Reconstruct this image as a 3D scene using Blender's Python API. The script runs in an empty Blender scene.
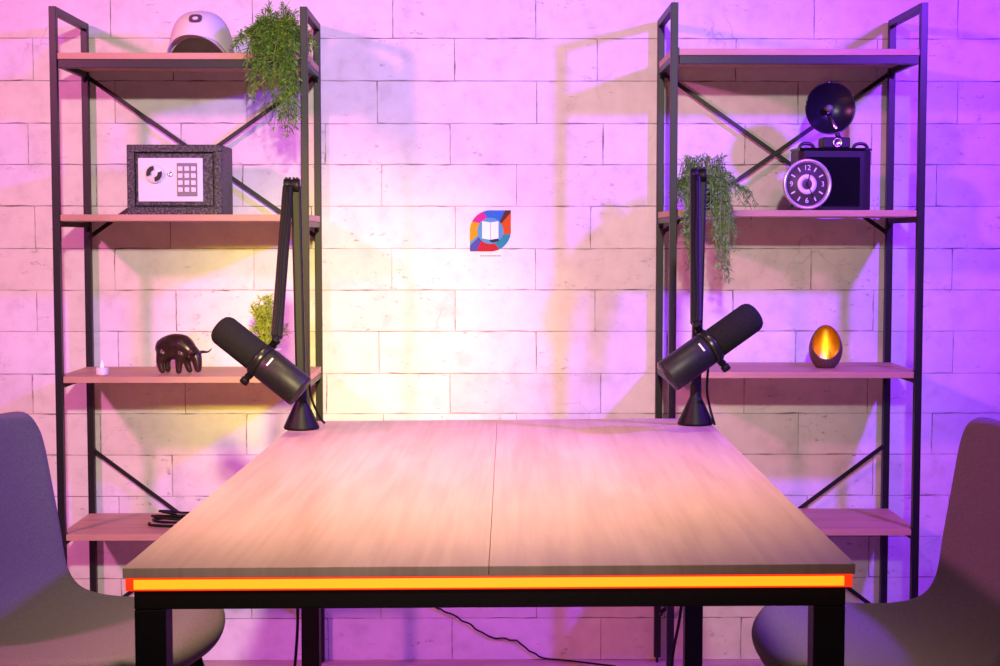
import bpy, bmesh, math, random
from mathutils import Vector, Matrix, Euler
random.seed(7)
SC = bpy.context.scene
COL = SC.collection
PI = math.pi
WALL = 3.935

# ------------------------------------------------------------------ helpers
def V(*a): return Vector(a)

def box(bm, x0, x1, y0, y1, z0, z1, bev=0.0, mi=0, M=None):
    vs = [bm.verts.new((x, y, z)) for x in (x0, x1) for y in (y0, y1) for z in (z0, z1)]
    F = [(0, 1, 3, 2), (4, 6, 7, 5), (0, 4, 5, 1), (2, 3, 7, 6), (0, 2, 6, 4), (1, 5, 7, 3)]
    fs = [bm.faces.new([vs[i] for i in f]) for f in F]
    for f in fs: f.material_index = mi
    if bev:
        es = list({e for f in fs for e in f.edges})
        r = bmesh.ops.bevel(bm, geom=es, offset=bev, segments=2, profile=.5, affect='EDGES')
        vs = list({v for f in r['faces'] for v in f.verts} | {v for v in vs if v.is_valid})
        for f in r['faces']: f.material_index = mi
    if M is not None:
        for v in vs: v.co = M @ v.co
    return vs

def frame_of(d):
    d = d.normalized()
    up = V(0, 0, 1) if abs(d.z) < .9 else V(0, 1, 0)
    a = d.cross(up).normalized(); b = d.cross(a).normalized()
    return a, b

def tube(bm, pts, r, seg=8, cap=True, mi=0):
    pts = [Vector(p) for p in pts]; n = len(pts)
    rs = r if isinstance(r, (list, tuple)) else [r]*n
    rings = []; a0 = None
    for i, p in enumerate(pts):
        d = (pts[min(i+1, n-1)]-pts[max(i-1, 0)]).normalized()
        if a0 is None: a, b = frame_of(d)
        else:
            a = (a0-d*a0.dot(d)).normalized(); b = d.cross(a)
        a0 = a
        rings.append([bm.verts.new(p+(a*math.cos(t)+b*math.sin(t))*rs[i]) for t in [2*PI*k/seg for k in range(seg)]])
    for i in range(n-1):
        for k in range(seg):
            f = bm.faces.new((rings[i][k], rings[i][(k+1) % seg], rings[i+1][(k+1) % seg], rings[i+1][k]))
            f.smooth = True; f.material_index = mi
    if cap:
        for rg in (rings[0], rings[-1]):
            f = bm.faces.new(rg); f.material_index = mi
    return rings

def lathe(bm, prof, o=(0, 0, 0), axis=(0, 0, 1), seg=32, mi=0):
    """profile of (radius, distance along axis); radius 0 closes with a fan"""
    o = Vector(o); d = Vector(axis).normalized(); a, b = frame_of(d)
    rings = []
    for r, h in prof:
        if r < 1e-6: rings.append([bm.verts.new(o+d*h)])
        else: rings.append([bm.verts.new(o+d*h+(a*math.cos(t)+b*math.sin(t))*r) for t in [2*PI*k/seg for k in range(seg)]])
    for A, B in zip(rings, rings[1:]):
        for k in range(seg):
            if len(A) == 1 and len(B) == 1: continue
            if len(A) == 1: f = bm.faces.new((A[0], B[(k+1) % seg], B[k]))
            elif len(B) == 1: f = bm.faces.new((A[k], A[(k+1) % seg], B[0]))
            else: f = bm.faces.new((A[k], A[(k+1) % seg], B[(k+1) % seg], B[k]))
            f.smooth = True; f.material_index = mi

def bar(bm, p0, p1, w, t, wdir=None, bev=0.0, mi=0):
    """rectangular bar from p0 to p1; w measured along wdir"""
    p0, p1 = Vector(p0), Vector(p1); d = p1-p0; L = d.length; d.normalize()
    if wdir is None: a, b = frame_of(d)
    else:
        a = Vector(wdir); a = (a-d*a.dot(d)).normalized(); b = d.cross(a)
    M = Matrix((a, b, d)).transposed().to_4x4(); M.translation = p0
    box(bm, -w/2, w/2, -t/2, t/2, 0, L, bev, mi, M)

def smooth_all(bm):
    for f in bm.faces: f.smooth = True

def obj(name, bm, mats, parent=None, smooth=False, loc=None, recalc=True):
    if recalc: bmesh.ops.recalc_face_normals(bm, faces=bm.faces[:])
    if smooth: smooth_all(bm)
    me = bpy.data.meshes.new(name); bm.to_mesh(me); bm.free()
    for m in (mats if isinstance(mats, (list, tuple)) else [mats]): me.materials.append(m)
    o = bpy.data.objects.new(name, me); COL.objects.link(o)
    if parent: o.parent = parent
    if loc: o.location = loc
    return o

def tag(o, label=None, cat=None, group=None, kind=None):
    if label: o['label'] = label
    if cat: o['category'] = cat
    if group: o['group'] = group
    if kind: o['kind'] = kind
    return o

def thing(name, label, cat, loc=(0, 0, 0), rz=0.0, group=None):
    o = bpy.data.objects.new(name, None); COL.objects.link(o)
    o.empty_display_size = .05
    o.location = loc; o.rotation_euler = (0, 0, rz)
    return tag(o, label, cat, group)

def B(): return bmesh.new()

def copy_thing(root, loc, rz=None, label=None):
    r = root.copy(); COL.objects.link(r); r.location = loc
    if rz is not None: r.rotation_euler = (0, 0, rz)
    if label: r['label'] = label
    for ch in list(root.children):
        c = ch.copy(); COL.objects.link(c); c.parent = r
        for g in list(ch.children):
            d = g.copy(); COL.objects.link(d); d.parent = c
    return r

# ------------------------------------------------------------------ materials
def mat(name, col, rough=.5, metal=0.0, spec=.5, emit=None, estr=0.0, coat=0.0):
    m = bpy.data.materials.new(name); m.use_nodes = True
    b = m.node_tree.nodes['Principled BSDF']
    b.inputs['Base Color'].default_value = (*col, 1)
    b.inputs['Roughness'].default_value = rough
    b.inputs['Metallic'].default_value = metal
    b.inputs['Specular IOR Level'].default_value = spec
    b.inputs['Coat Weight'].default_value = coat
    if emit:
        b.inputs['Emission Color'].default_value = (*emit, 1); b.inputs['Emission Strength'].default_value = estr
    return m

def N(m, t, **kw):
    n = m.node_tree.nodes.new(t)
    for k, v in kw.items(): setattr(n, k, v)
    return n

def ramp(m, stops):
    r = N(m, 'ShaderNodeValToRGB'); e = r.color_ramp.elements
    while len(e) > 1: e.remove(e[-1])
    e[0].position, e[0].color = stops[0][0], (*stops[0][1], 1)
    for p, c in stops[1:]:
        x = e.new(p); x.color = (*c, 1)
    return r

def noisy(name, c0, c1, scale=(30, 30, 30), rough=.5, detail=4, lo=.35, hi=.65, bump=0.0, metal=0.0, spec=.5, bscale=None):
    m = mat(name, c0, rough, metal, spec); L = m.node_tree.links; b = m.node_tree.nodes['Principled BSDF']
    tc = N(m, 'ShaderNodeTexCoord'); mp = N(m, 'ShaderNodeMapping'); mp.inputs['Scale'].default_value = scale
    n = N(m, 'ShaderNodeTexNoise'); n.inputs['Scale'].default_value = 1; n.inputs['Detail'].default_value = detail
    r = ramp(m, [(lo, c0), (hi, c1)])
    L.new(tc.outputs['Object'], mp.inputs['Vector']); L.new(mp.outputs[0], n.inputs['Vector'])
    L.new(n.outputs['Fac'], r.inputs[0]); L.new(r.outputs[0], b.inputs['Base Color'])
    if bump:
        bp = N(m, 'ShaderNodeBump'); bp.inputs['Strength'].default_value = bump; bp.inputs['Distance'].default_value = .002
        L.new(n.outputs['Fac'], bp.inputs['Height']); L.new(bp.outputs[0], b.inputs['Normal'])
    return m

def wood(name, c0, c1, c2, stretch, rough=.45, spec=.4):
    m = mat(name, c0, rough, 0, spec); L = m.node_tree.links; b = m.node_tree.nodes['Principled BSDF']
    tc = N(m, 'ShaderNodeTexCoord'); mp = N(m, 'ShaderNodeMapping'); mp.inputs['Scale'].default_value = stretch
    oi = N(m, 'ShaderNodeObjectInfo'); ad = N(m, 'ShaderNodeVectorMath', operation='ADD')
    n = N(m, 'ShaderNodeTexNoise'); n.inputs['Detail'].default_value = 6; n.inputs['Distortion'].default_value = 1.2; n.inputs['Scale'].default_value = 1
    mp2 = N(m, 'ShaderNodeMapping'); mp2.inputs['Scale'].default_value = tuple(s*6 if s > 4 else s*1.6 for s in stretch)
    n2 = N(m, 'ShaderNodeTexNoise'); n2.inputs['Detail'].default_value = 4; n2.inputs['Scale'].default_value = 1
    r = ramp(m, [(.3, c0), (.5, c1), (.72, c2)])
    mx = N(m, 'ShaderNodeMixRGB', blend_type='MULTIPLY'); mx.inputs[0].default_value = .45
    r2 = ramp(m, [(.35, (.74, .71, .69)), (.6, (1, 1, 1))])
    L.new(tc.outputs['Object'], ad.inputs[0]); L.new(oi.outputs['Random'], ad.inputs[1])
    L.new(ad.outputs[0], mp.inputs['Vector']); L.new(mp.outputs[0], n.inputs['Vector'])
    L.new(ad.outputs[0], mp2.inputs['Vector']); L.new(mp2.outputs[0], n2.inputs['Vector'])
    L.new(n.outputs['Fac'], r.inputs[0]); L.new(n2.outputs['Fac'], r2.inputs[0])
    L.new(r.outputs[0], mx.inputs[1]); L.new(r2.outputs[0], mx.inputs[2]); L.new(mx.outputs[0], b.inputs['Base Color'])
    return m

def brick_mat():
    m = mat('whitewashed_brick', (.8, .78, .76), .75, 0, .25); L = m.node_tree.links; b = m.node_tree.nodes['Principled BSDF']
    tc = N(m, 'ShaderNodeTexCoord'); geo = N(m, 'ShaderNodeNewGeometry')
    # soft mottling of the wash
    n1 = N(m, 'ShaderNodeTexNoise'); n1.inputs['Scale'].default_value = 17; n1.inputs['Detail'].default_value = 8; n1.inputs['Roughness'].default_value = .62
    r1 = ramp(m, [(.28, (.69, .66, .65)), (.46, (.80, .78, .77)), (.66, (.86, .84, .83))])
    L.new(tc.outputs['Object'], n1.inputs['Vector']); L.new(n1.outputs['Fac'], r1.inputs[0])
    # brick to brick tone
    r0 = ramp(m, [(0, (.91, .90, .89)), (1, (1, 1, 1))]); L.new(geo.outputs['Random Per Island'], r0.inputs[0])
    m0 = N(m, 'ShaderNodeMixRGB', blend_type='MULTIPLY'); m0.inputs[0].default_value = 1
    L.new(r1.outputs[0], m0.inputs[1]); L.new(r0.outputs[0], m0.inputs[2])
    # dark chips: small stretched specks kept to patches
    mp = N(m, 'ShaderNodeMapping'); mp.inputs['Scale'].default_value = (38, 38, 75)
    n2 = N(m, 'ShaderNodeTexNoise'); n2.inputs['Scale'].default_value = 1; n2.inputs['Detail'].default_value = 5; n2.inputs['Roughness'].default_value = .7
    r2 = ramp(m, [(.60, (0, 0, 0)), (.70, (1, 1, 1))])
    n3 = N(m, 'ShaderNodeTexNoise'); n3.inputs['Scale'].default_value = 7; n3.inputs['Detail'].default_value = 2
    r3 = ramp(m, [(.48, (0, 0, 0)), (.62, (1, 1, 1))])
    L.new(tc.outputs['Object'], mp.inputs['Vector']); L.new(mp.outputs[0], n2.inputs['Vector']); L.new(n2.outputs['Fac'], r2.inputs[0])
    L.new(tc.outputs['Object'], n3.inputs['Vector']); L.new(n3.outputs['Fac'], r3.inputs[0])
    mm = N(m, 'ShaderNodeMath', operation='MULTIPLY'); L.new(r2.outputs[0], mm.inputs[0]); L.new(r3.outputs[0], mm.inputs[1])
    # hairline cracks
    nd = N(m, 'ShaderNodeTexNoise'); nd.inputs['Scale'].default_value = 14; nd.inputs['Detail'].default_value = 3
    va = N(m, 'ShaderNodeMixRGB'); va.inputs[0].default_value = .06
    L.new(tc.outputs['Object'], va.inputs[1]); L.new(tc.outputs['Object'], nd.inputs['Vector']); L.new(nd.outputs['Color'], va.inputs[2])
    vo = N(m, 'ShaderNodeTexVoronoi', feature='DISTANCE_TO_EDGE'); vo.inputs['Scale'].default_value = 7
    L.new(va.outputs[0], vo.inputs['Vector'])
    r4 = ramp(m, [(0, (1, 1, 1)), (.012, (0, 0, 0))]); L.new(vo.outputs['Distance'], r4.inputs[0])
    n5 = N(m, 'ShaderNodeTexNoise'); n5.inputs['Scale'].default_value = 5.3; r5 = ramp(m, [(.60, (0, 0, 0)), (.72, (.45, .45, .45))])
    L.new(tc.outputs['Object'], n5.inputs['Vector']); L.new(n5.outputs['Fac'], r5.inputs[0])
    mc = N(m, 'ShaderNodeMath', operation='MULTIPLY'); L.new(r4.outputs[0], mc.inputs[0]); L.new(r5.outputs[0], mc.inputs[1])
    mxx = N(m, 'ShaderNodeMath', operation='MAXIMUM'); L.new(mm.outputs[0], mxx.inputs[0]); L.new(mc.outputs[0], mxx.inputs[1])
    fin = N(m, 'ShaderNodeMixRGB'); fin.inputs[2].default_value = (.22, .17, .16, 1)
    sc = N(m, 'ShaderNodeMath', operation='MULTIPLY'); sc.inputs[1].default_value = .75; L.new(mxx.outputs[0], sc.inputs[0])
    L.new(sc.outputs[0], fin.inputs[0]); L.new(m0.outputs[0], fin.inputs[1]); L.new(fin.outputs[0], b.inputs['Base Color'])
    bp = N(m, 'ShaderNodeBump'); bp.inputs['Strength'].default_value = .25; bp.inputs['Distance'].default_value = .002
    L.new(n1.outputs['Fac'], bp.inputs['Height']); L.new(bp.outputs[0], b.inputs['Normal'])
    return m

M_BRICK = brick_mat()
M_MORTAR = noisy('dark_mortar', (.2, .17, .16), (.55, .5, .49), (22, 22, 40), .9)
M_FLOOR = wood('laminate_floor', (.42, .30, .24), (.52, .38, .30), (.58, .44, .36), (2.2, 14, 1), .5)
M_TABLE = wood('grey_oak_laminate', (.50, .345, .26), (.56, .395, .305), (.61, .44, .35), (15, 2.0, 4), .42, .35)
M_SHELF = wood('oak_shelf_laminate', (.47, .28, .18), (.56, .34, .225), (.6, .38, .26), (2.2, 18, 6), .5, .3)
M_STEEL = noisy('black_powder_coated_steel', (.007, .0065, .008), (.012, .011, .013), (300, 300, 300), .42, spec=.4)
M_TSTEEL = noisy('black_table_steel', (.004, .0035, .004), (.006, .0055, .006), (200, 200, 200), .5, spec=.25)
M_LED = mat('orange_led_strip', (.9, .3, .05), .4, emit=(1, .17, .003), estr=3.0)
M_LEDE = mat('red_led_glow_fringe', (.8, .05, .01), .4, emit=(1, .035, .004), estr=.95)  # red glow around the light core, put in as an emissive border
M_LEDR = mat('bright_orange_led_strip', (.9, .3, .05), .4, emit=(1, .30, .02), estr=60)
M_FOAM = noisy('black_microphone_foam', (.010, .010, .011), (.020, .0195, .021), (700, 700, 700), .95, bump=.5, spec=.2)
M_MIC = noisy('dark_grey_microphone_enamel', (.010, .010, .011), (.015, .015, .016), (150, 150, 150), .46, spec=.4)
M_RING = mat('black_microphone_ring', (.012, .012, .013), .3)
M_PALE = mat('pale_patch_and_glint', (.8, .8, .8), .35)
M_ARM = noisy('black_boom_arm', (.004, .004, .0045), (.007, .0065, .0075), (220, 220, 220), .5, spec=.25)
M_RUB = mat('black_rubber_cable', (.006, .0055, .006), .6, 0, .25)
M_FABRIC = noisy('grey_chair_fabric', (.14, .13, .133), (.19, .178, .182), (420, 420, 420), .95, bump=.3, spec=.15)
M_LEG = mat('black_chair_leg', (.006, .0055, .006), .5, 0, .3)
M_SAFE = noisy('charcoal_hammered_enamel', (.006, .006, .008), (.10, .10, .11), (190, 190, 190), .5, detail=2, lo=.42, hi=.66, bump=.5)
M_SILVER = mat('pale_silver_panel', (.82, .82, .83), .35, .0)
M_GREYPL = mat('grey_keypad_plastic', (.22, .21, .23), .5)
M_KEY = mat('white_key', (.85, .84, .85), .4)
M_KNOBB = mat('black_plastic', (.015, .015, .016), .35)
M_CHROME = mat('chrome', (.75, .74, .76), .25, 1.0)
M_CAP = noisy('white_cotton_twill', (.74, .72, .72), (.8, .78, .78), (500, 500, 500), .9, bump=.2, spec=.2)
M_CAPU = mat('cap_patch_dark', (.12, .06, .09), .8)
M_POT = mat('black_plant_pot', (.014, .014, .015), .5)
M_WPOT = mat('white_ceramic_pot', (.75, .73, .7), .4)
def leafmat(name, a, b):
    m = mat(name, a, .55, 0, .35); L = m.node_tree.links; p = m.node_tree.nodes['Principled BSDF']
    g = N(m, 'ShaderNodeNewGeometry'); r = ramp(m, [(0, a), (1, b)])
    L.new(g.outputs['Random Per Island'], r.inputs[0]); L.new(r.outputs[0], p.inputs['Base Color'])
    p.inputs['Subsurface Weight'].default_value = 0
    return m
M_LEAF1 = leafmat('grass_green_leaf', (.04, .16, .01), (.25, .52, .055))
M_LEAF2 = leafmat('olive_green_leaf', (.06, .22, .03), (.27, .52, .12))
M_LEAF3 = leafmat('lime_green_leaf', (.22, .38, .03), (.5, .62, .06))
M_BRONZE = noisy('dark_bronze', (.028, .015, .012), (.05, .028, .024), (80, 80, 80), .3, metal=.25)
M_HORN = mat('dark_horn', (.02, .015, .014), .35)
M_WAX = mat('white_wax', (.86, .84, .84), .45)
M_FLAME = mat('frosted_flame_tip', (.95, .93, .9), .4, emit=(1, .85, .8), estr=.25)
M_EGG = noisy('matt_brown_metal', (.1, .055, .05), (.14, .08, .07), (200, 200, 200), .5, metal=.3)
M_GOLD = mat('gold_leaf_lining', (.80, .50, .05), .35, 1.0)
M_CFLAME = mat('candle_flame', (1, .7, .2), .5, emit=(1, .62, .16), estr=2.0)
M_CAMB = mat('black_leatherette', (.006, .0055, .007), .4, 0, .4)
M_CAMG = mat('black_gloss_enamel', (.005, .005, .007), .15, 0, .4, coat=.15)
M_DISH = mat('dark_mirror_reflector', (.014, .013, .024), .3, .4)
M_BULB = mat('pearl_bulb', (.16, .15, .17), .2)
M_CLK = mat('brushed_clock_rim', (.68, .62, .64), .3, .6)
M_FACE = mat('dark_clock_face', (.07, .045, .055), .5)
M_NUM = mat('pale_numerals', (.8, .74, .76), .5)
def decal(n, c): return mat(n, tuple(v*.62 for v in c) if n != 'decal_white' else c, .6, 0, .2)
D_MAG, D_BLU, D_BRN, D_ORG, D_TEA, D_RED, D_PUR, D_YEL, D_CYA, D_WHI, D_NAV, D_GRY = [decal('decal_'+n, c) for n, c in (
    ('magenta', (.75, .02, .42)), ('blue', (.03, .22, .85)), ('brown', (.12, .03, .02)), ('orange', (.85, .13, .01)), ('teal', (.02, .4, .5)),
    ('red', (.62, .01, .04)), ('indigo', (.10, .10, .5)), ('yellow', (.85, .5, .01)), ('cyan', (.12, .5, .8)), ('white', (.9, .9, .92)), ('navy', (.03, .03, .1)), ('grey', (.4, .38, .4)))]

# ------------------------------------------------------------------ setting: wall and floor
def build_wall():
    bm = B()
    X0, X1 = -3.3, 3.3
    rows = [1.7089, 1.6046, 1.4974, 1.3896, 1.2855, 1.1795, 1.0711, .9649, .8586, .7496, .646, .5391, .4316, .3238, .2161, .1107, .0, ]
    seq = 'ABCDEF'
    base = dict(A=[-.953, -.596, -.242], B=[-1.155, -.797, -.44], C=[-.948, -.614, -.278], D=[-1.168, -.779, -.414], E=[-.999, -.622, -.27], F=[-1.153, -.812, -.448])
    per = 1.075
    zs = []
    for i in range(len(rows)-1): zs.append((rows[i], rows[i+1], seq[i % 6]))
    z = rows[0]
    for i in range(8):                       # on up to the ceiling line
        zs.append((z+.1074, z, seq[(-1-i) % 6])); z += .1074
    zs.sort()
    g = .0010; th = .0035
    top = z
    # mortar backing, a slab with its own depth
    box(bm, X0, X1, WALL+.0016, WALL+.12, 0, top, 0, 1)
    rnd = random.Random(3)
    for zt, zb, k in zs:
        xs = []
        for n in range(-3, 6):
            for b_ in base[k]: xs.append(b_+n*per+rnd.uniform(-.003, .003))
        xs = sorted(x for x in xs if X0 < x < X1); xs = [X0]+xs+[X1]
        dz0, dz1 = rnd.uniform(-.0004, .0004), rnd.uniform(-.0004, .0004)
        for a, b_ in zip(xs, xs[1:]):
            if b_-a < .02: continue
            f0 = WALL+rnd.uniform(-.0006, .0002)
            x0, x1, z0, z1 = a+g*rnd.uniform(.5, 1.3), b_-g*rnd.uniform(.5, 1.3), zb+g*rnd.uniform(.5, 1.2), zt-g*rnd.uniform(.5, 1.2)
            # front face with a slightly worn outline
            pts = []
            for (xa, za), (xb, zb_) in (((x0, z0), (x1, z0)), ((x1, z0), (x1, z1)), ((x1, z1), (x0, z1)), ((x0, z1), (x0, z0))):
                m_ = max(2, int(math.hypot(xb-xa, zb_-za)/.03))
                for q in range(m_):
                    t = q/m_; pts.append((xa+(xb-xa)*t, za+(zb_-za)*t))
            fr = []
            cx, cz = (x0+x1)/2, (z0+z1)/2
            for (px, pz) in pts:
                w = rnd.random(); w = .0022*(w**5)
                fr.append((px+(w if px < cx else -w)*(abs(px-cx) > (x1-x0)/2-.002), pz+(w if pz < cz else -w)*(abs(pz-cz) > (z1-z0)/2-.002)))
            vf = [bm.verts.new((px, f0, pz)) for px, pz in fr]
            vb = [bm.verts.new((px, f0+th, pz)) for px, pz in fr]
            bm.faces.new(vf); n_ = len(vf)
            for q in range(n_): bm.faces.new((vf[q], vb[q], vb[(q+1) % n_], vf[(q+1) % n_]))
    return tag(obj('wall_back', bm, [M_BRICK, M_MORTAR]), kind='structure')
build_wall()
bm = B(); box(bm, -3.3, 3.3, -1.6, WALL+.12, -.06, 0)
tag(obj('floor', bm, M_FLOOR), kind='structure')

# ------------------------------------------------------------------ shelving units
RW, RD, PT = .585, .284, .0170
S = [1.5306, 1.1537, .7708, .3934]
def make_rack(foot):
    t = thing('shelving_unit', 'black steel shelving unit with wooden shelves holding the small grey safe', 'shelf', (-1.0139, 3.628, foot), .0031)
    h = PT/2; Z0 = -foot
    for x in (0, RW):
        for y in (0, RD):
            bm = B(); box(bm, x-h, x+h, y-h, y+h, .004, 1.638, .0012)
            p = obj('post', bm, M_STEEL, t)
            bm = B(); lathe(bm, [(0, Z0), (.009, Z0), (.009, Z0+.004), (.004, Z0+.005), (.004, .006), (0, .006)], (x, y, 0), seg=14)
            obj('levelling_foot', bm, M_KNOBB, p)
        bm = B(); box(bm, x-h, x+h, h, RD-h, 1.638-PT, 1.638, .0012); obj('top_rail', bm, M_STEEL, t)
    for i, z in enumerate(S):
        bm = B(); box(bm, .0112, RW-.0112, -h, RD-.0085, z-.015, z, .0008)
        for (a, b_) in ((-.006, .0125), (RW-.0125, RW+.006)): box(bm, a, b_, h+.003, RD-h-.003, z-.0148, z-.0001, .0008)
        obj('shelf', bm, M_SHELF, t)
        for x in (0, RW):
            bm = B(); sx = 1 if x == 0 else -1
            box(bm, x-.006, x+.006, h, RD-h, z-.029, z-.0155, .001)
            # small gussets where the rail meets the posts
            for yy, sy in ((h, 1), (RD-h, -1)):
                vs = [bm.verts.new((x+dx, yy+sy*dy, z-.029+dz)) for dx in (-.003, .003) for dy, dz in ((0, 0.002), (.022, .002), (0, -.012))]
                bm.faces.new(vs[:3]); bm.faces.new(vs[3:][::-1])
                for a, b_ in ((0, 1), (1, 2), (2, 0)): bm.faces.new((vs[a], vs[b_], vs[b_+3], vs[a+3]))
            obj('side_rail', bm, M_STEEL, t)
            bm = B(); box(bm, *sorted((x+sx*h, x+sx*(h+.0028))), -h+.001, .006, z-.016, z+.003, .0006); obj('bracket', bm, M_KNOBB, t)
        if i == 0:
            bm = B(); box(bm, h+.0030, RW-h-.0030, -h, -h+.014, z-.0355, z-.0155, .001); obj('front_beam', bm, M_STEEL, t)
    for za, zb in ((1.505, 1.100), (.556, .118)):
        for (xa, xb, yo) in ((.004, RW-.004, .003), (RW-.004, .004, -.0005)):
            bm = B(); bar(bm, (xa, RD-.003+yo, za), (xb, RD-.003+yo, zb), .0105, .003, (1, 0, 0), .0006)
            br = obj('cross_brace', bm, M_STEEL, t)
            for xx, zz in ((xa, za), (xb, zb)):
                bm = B(); lathe(bm, [(0, .004), (.0055, .003), (.0055, -.001), (0, -.001)], (xx+(.004 if xx < .3 else -.004), RD-.0065+yo, zz), (0, -1, 0), seg=12)
                obj('bolt', bm, M_KNOBB, br)
    return t
rackL = make_rack(.006)
rackL.location.z = .0
rackR = make_rack(.016)
rackR.location = (.4394, 3.626, .0103); rackR.rotation_euler.z = -.0031
rackR['label'] = 'black steel shelving unit with wooden shelves holding the vintage camera and clock'
for r_ in (rackL, rackR): r_['group'] = 'tall shelving units against the brick wall'

# ------------------------------------------------------------------ table
TZ = .75; TW, TL = .782, 1.315; TIL = math.radians(.4956)
table = thing('table', 'long wood topped table with black legs and a glowing orange strip', 'table', (.0006, 1.6153, 0), math.radians(-1.185))
def tilt(bm):
    for v in bm.verts: v.co.z += v.co.x*math.sin(TIL)*max(0, min(1, (v.co.z-.05)/.5))
SL = .0108
for x0, x1 in ((-TW/2, -.00025), (.00025, TW/2)):
    bm = B(); box(bm, x0, x1, 0, TL, TZ-SL, TZ, .0005)
    for v in bm.verts:                       # the two boards meet along a joint that is not quite square to the front
        if abs(v.co.x) < .1: v.co.x += .0012-.0095*v.co.y/TL
    tilt(bm); obj('tabletop_panel', bm, M_TABLE, table)
# led channel: four thin strips below the edge of the top
i = .0022; d = .006; z1, z0 = TZ-SL-.0006, TZ-SL-.0148
e_ = .0006; zc0, zc1 = z0+.0020, z1-.0018
for q, (a, b_, c, d_, k) in enumerate(((-TW/2+i, TW/2-i, i, i+d, (-TW/2+i+.009, TW/2-i-.009, i-e_, i+.001)), (-TW/2+i, -TW/2+i+d, i+d, TL-i-d, (-TW/2+i-e_, -TW/2+i+.001, i+d+.006, TL-i-d-.006)),
                                  (TW/2-i-d, TW/2-i, i+d, TL-i-d, (TW/2-i-.001, TW/2-i+e_, i+d+.006, TL-i-d-.006)), (-TW/2+i, TW/2-i, TL-i-d, TL-i, (-TW/2+i+.009, TW/2-i-.009, TL-i-.001, TL-i+e_)))):
    bm = B(); box(bm, a, b_, c, d_, z0, z1, .0008); tilt(bm); ls = obj('led_strip', bm, M_LEDE, table)
    bm = B(); box(bm, *k, zc0, zc1, .0004); tilt(bm); obj('light_core', bm, M_LEDR if q == 3 else M_LED, ls)
LI = .0135; LT = .034; LXA, LXB = -TW/2+.0085, TW/2-.0070
bm = B(); za, zb = TZ-SL-.0375, TZ-SL-.0152
box(bm, LXA, LXB, LI, LI+LT, za, zb, .0012); box(bm, LXA, LXB, TL-LI-LT, TL-LI, za, zb, .0012)
box(bm, LXA, LXA+LT, LI+LT, TL-LI-LT, za, zb, .0012); box(bm, LXB-LT, LXB, LI+LT, TL-LI-LT, za, zb, .0012)
tilt(bm); obj('frame', bm, M_TSTEEL, table)
bm = B(); box(bm, -TW/2+.03, TW/2-.03, .03, TL-.03, TZ-SL-.0152, TZ-SL-.0006); tilt(bm); obj('under_panel', bm, M_TSTEEL, table)
for x in (LXA, LXB-LT):
    for y in (LI, TL-LI-LT):
        bm = B(); box(bm, x, x+LT, y, y+LT, .004, za-.0002, .0015); tilt(bm); lg = obj('leg', bm, M_TSTEEL, table)
        bm = B(); box(bm, x+.003, x+LT-.003, y+.003, y+LT-.003, 0, .004); obj('foot_pad', bm, M_KNOBB, lg)

# ------------------------------------------------------------------ microphones and boom arms
def make_mic(label, tip, tail, sgn):
    """tip, tail: world points of the axis"""
    tip, tail = Vector(tip), Vector(tail)
    o = tail; t = thing('microphone', label, 'microphone', o, 0, 'broadcast microphones on boom arms')
    d = (tip-tail); L = d.length; d.normalize()
    s = L*.50
    bm = B(); R = .0305
    lathe(bm, [(0, 0), (.012, 0), (.014, .0015), (R-.004, .0015), (R-.001, .003), (R, .006), (R, s-.014), (R-.0015, s-.012), (R-.0015, s-.008), (0, s-.008)], (0, 0, 0), d, 40)
    obj('body', bm, M_MIC, t)
    bm = B(); lathe(bm, [(0, s-.008), (R+.0006, s-.008), (R+.0012, s-.006), (R+.0012, s+.002), (R, s+.004), (0, s+.004)], (0, 0, 0), d, 40); obj('ring', bm, M_RING, t)
    bm = B(); W = .0280
    lathe(bm, [(0, s+.004), (W-.002, s+.004), (W, s+.007), (W, L-.016), (W-.002, L-.009), (W-.006, L-.004), (W-.012, L-.001), (0, L)], (0, 0, 0), d, 40)
    obj('windscreen', bm, M_FOAM, t)
    # yoke: pivots on either side of the ring, half hoop behind
    n = V(0, -1, 0); side = d.cross(n).normalized()
    if side.z < 0: side = -side
    back = V(0, 1, 0)
    c = d*(s-.003); rr = R+.0075
    pts = [c+side*rr*math.cos(a)+back*rr*math.sin(a) for a in [PI*k/16 for k in range(17)]]
    bm = B()
    for p, q in zip(pts, pts[1:]): bar(bm, p-(q-p)*.08, q+(q-p)*.08, .013, .0032, d, 0)
    obj('yoke', bm, M_ARM, t)
    for sg in (1, -1):
        bm = B(); lathe(bm, [(0, R-.001), (.0055, R-.001), (.0055, R+.011), (.0075, R+.0115), (.008, R+.014), (.008, R+.021), (.0065, R+.0225), (0, R+.0225)] if sg < 0 else
                        [(0, R-.001), (.006, R-.001), (.006, R+.011), (.0085, R+.0115), (.0085, R+.016), (0, R+.0165)], c, side*sg, 20)
        obj('pivot_knob', bm, M_ARM, t)
    # silver highlight on the logo, put in as a pale plate near the ring
    ang = math.radians(-22); nn = (n*math.cos(ang)-side*math.sin(ang)).normalized()
    pc = d*(s-.0195)+nn*(R+.0002); tt = d.cross(nn).normalized()
    bm = B(); bar(bm, pc-tt*.0085, pc+tt*.0085, .0034, .0012, d, .0004); obj('badge_glint', bm, M_PALE, t)
    return t, o+c+side*(R+.012)

micL, topL = make_mic('black broadcast microphone with foam windscreen tilted up to the left', (-.4790, 2.72, .9440), (-.3275, 2.70, .826), -1)
micR, topR = make_mic('black broadcast microphone with foam windscreen tilted up to the right', (.4810, 2.72, .9660), (.3175, 2.70, .852), 1)

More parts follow.
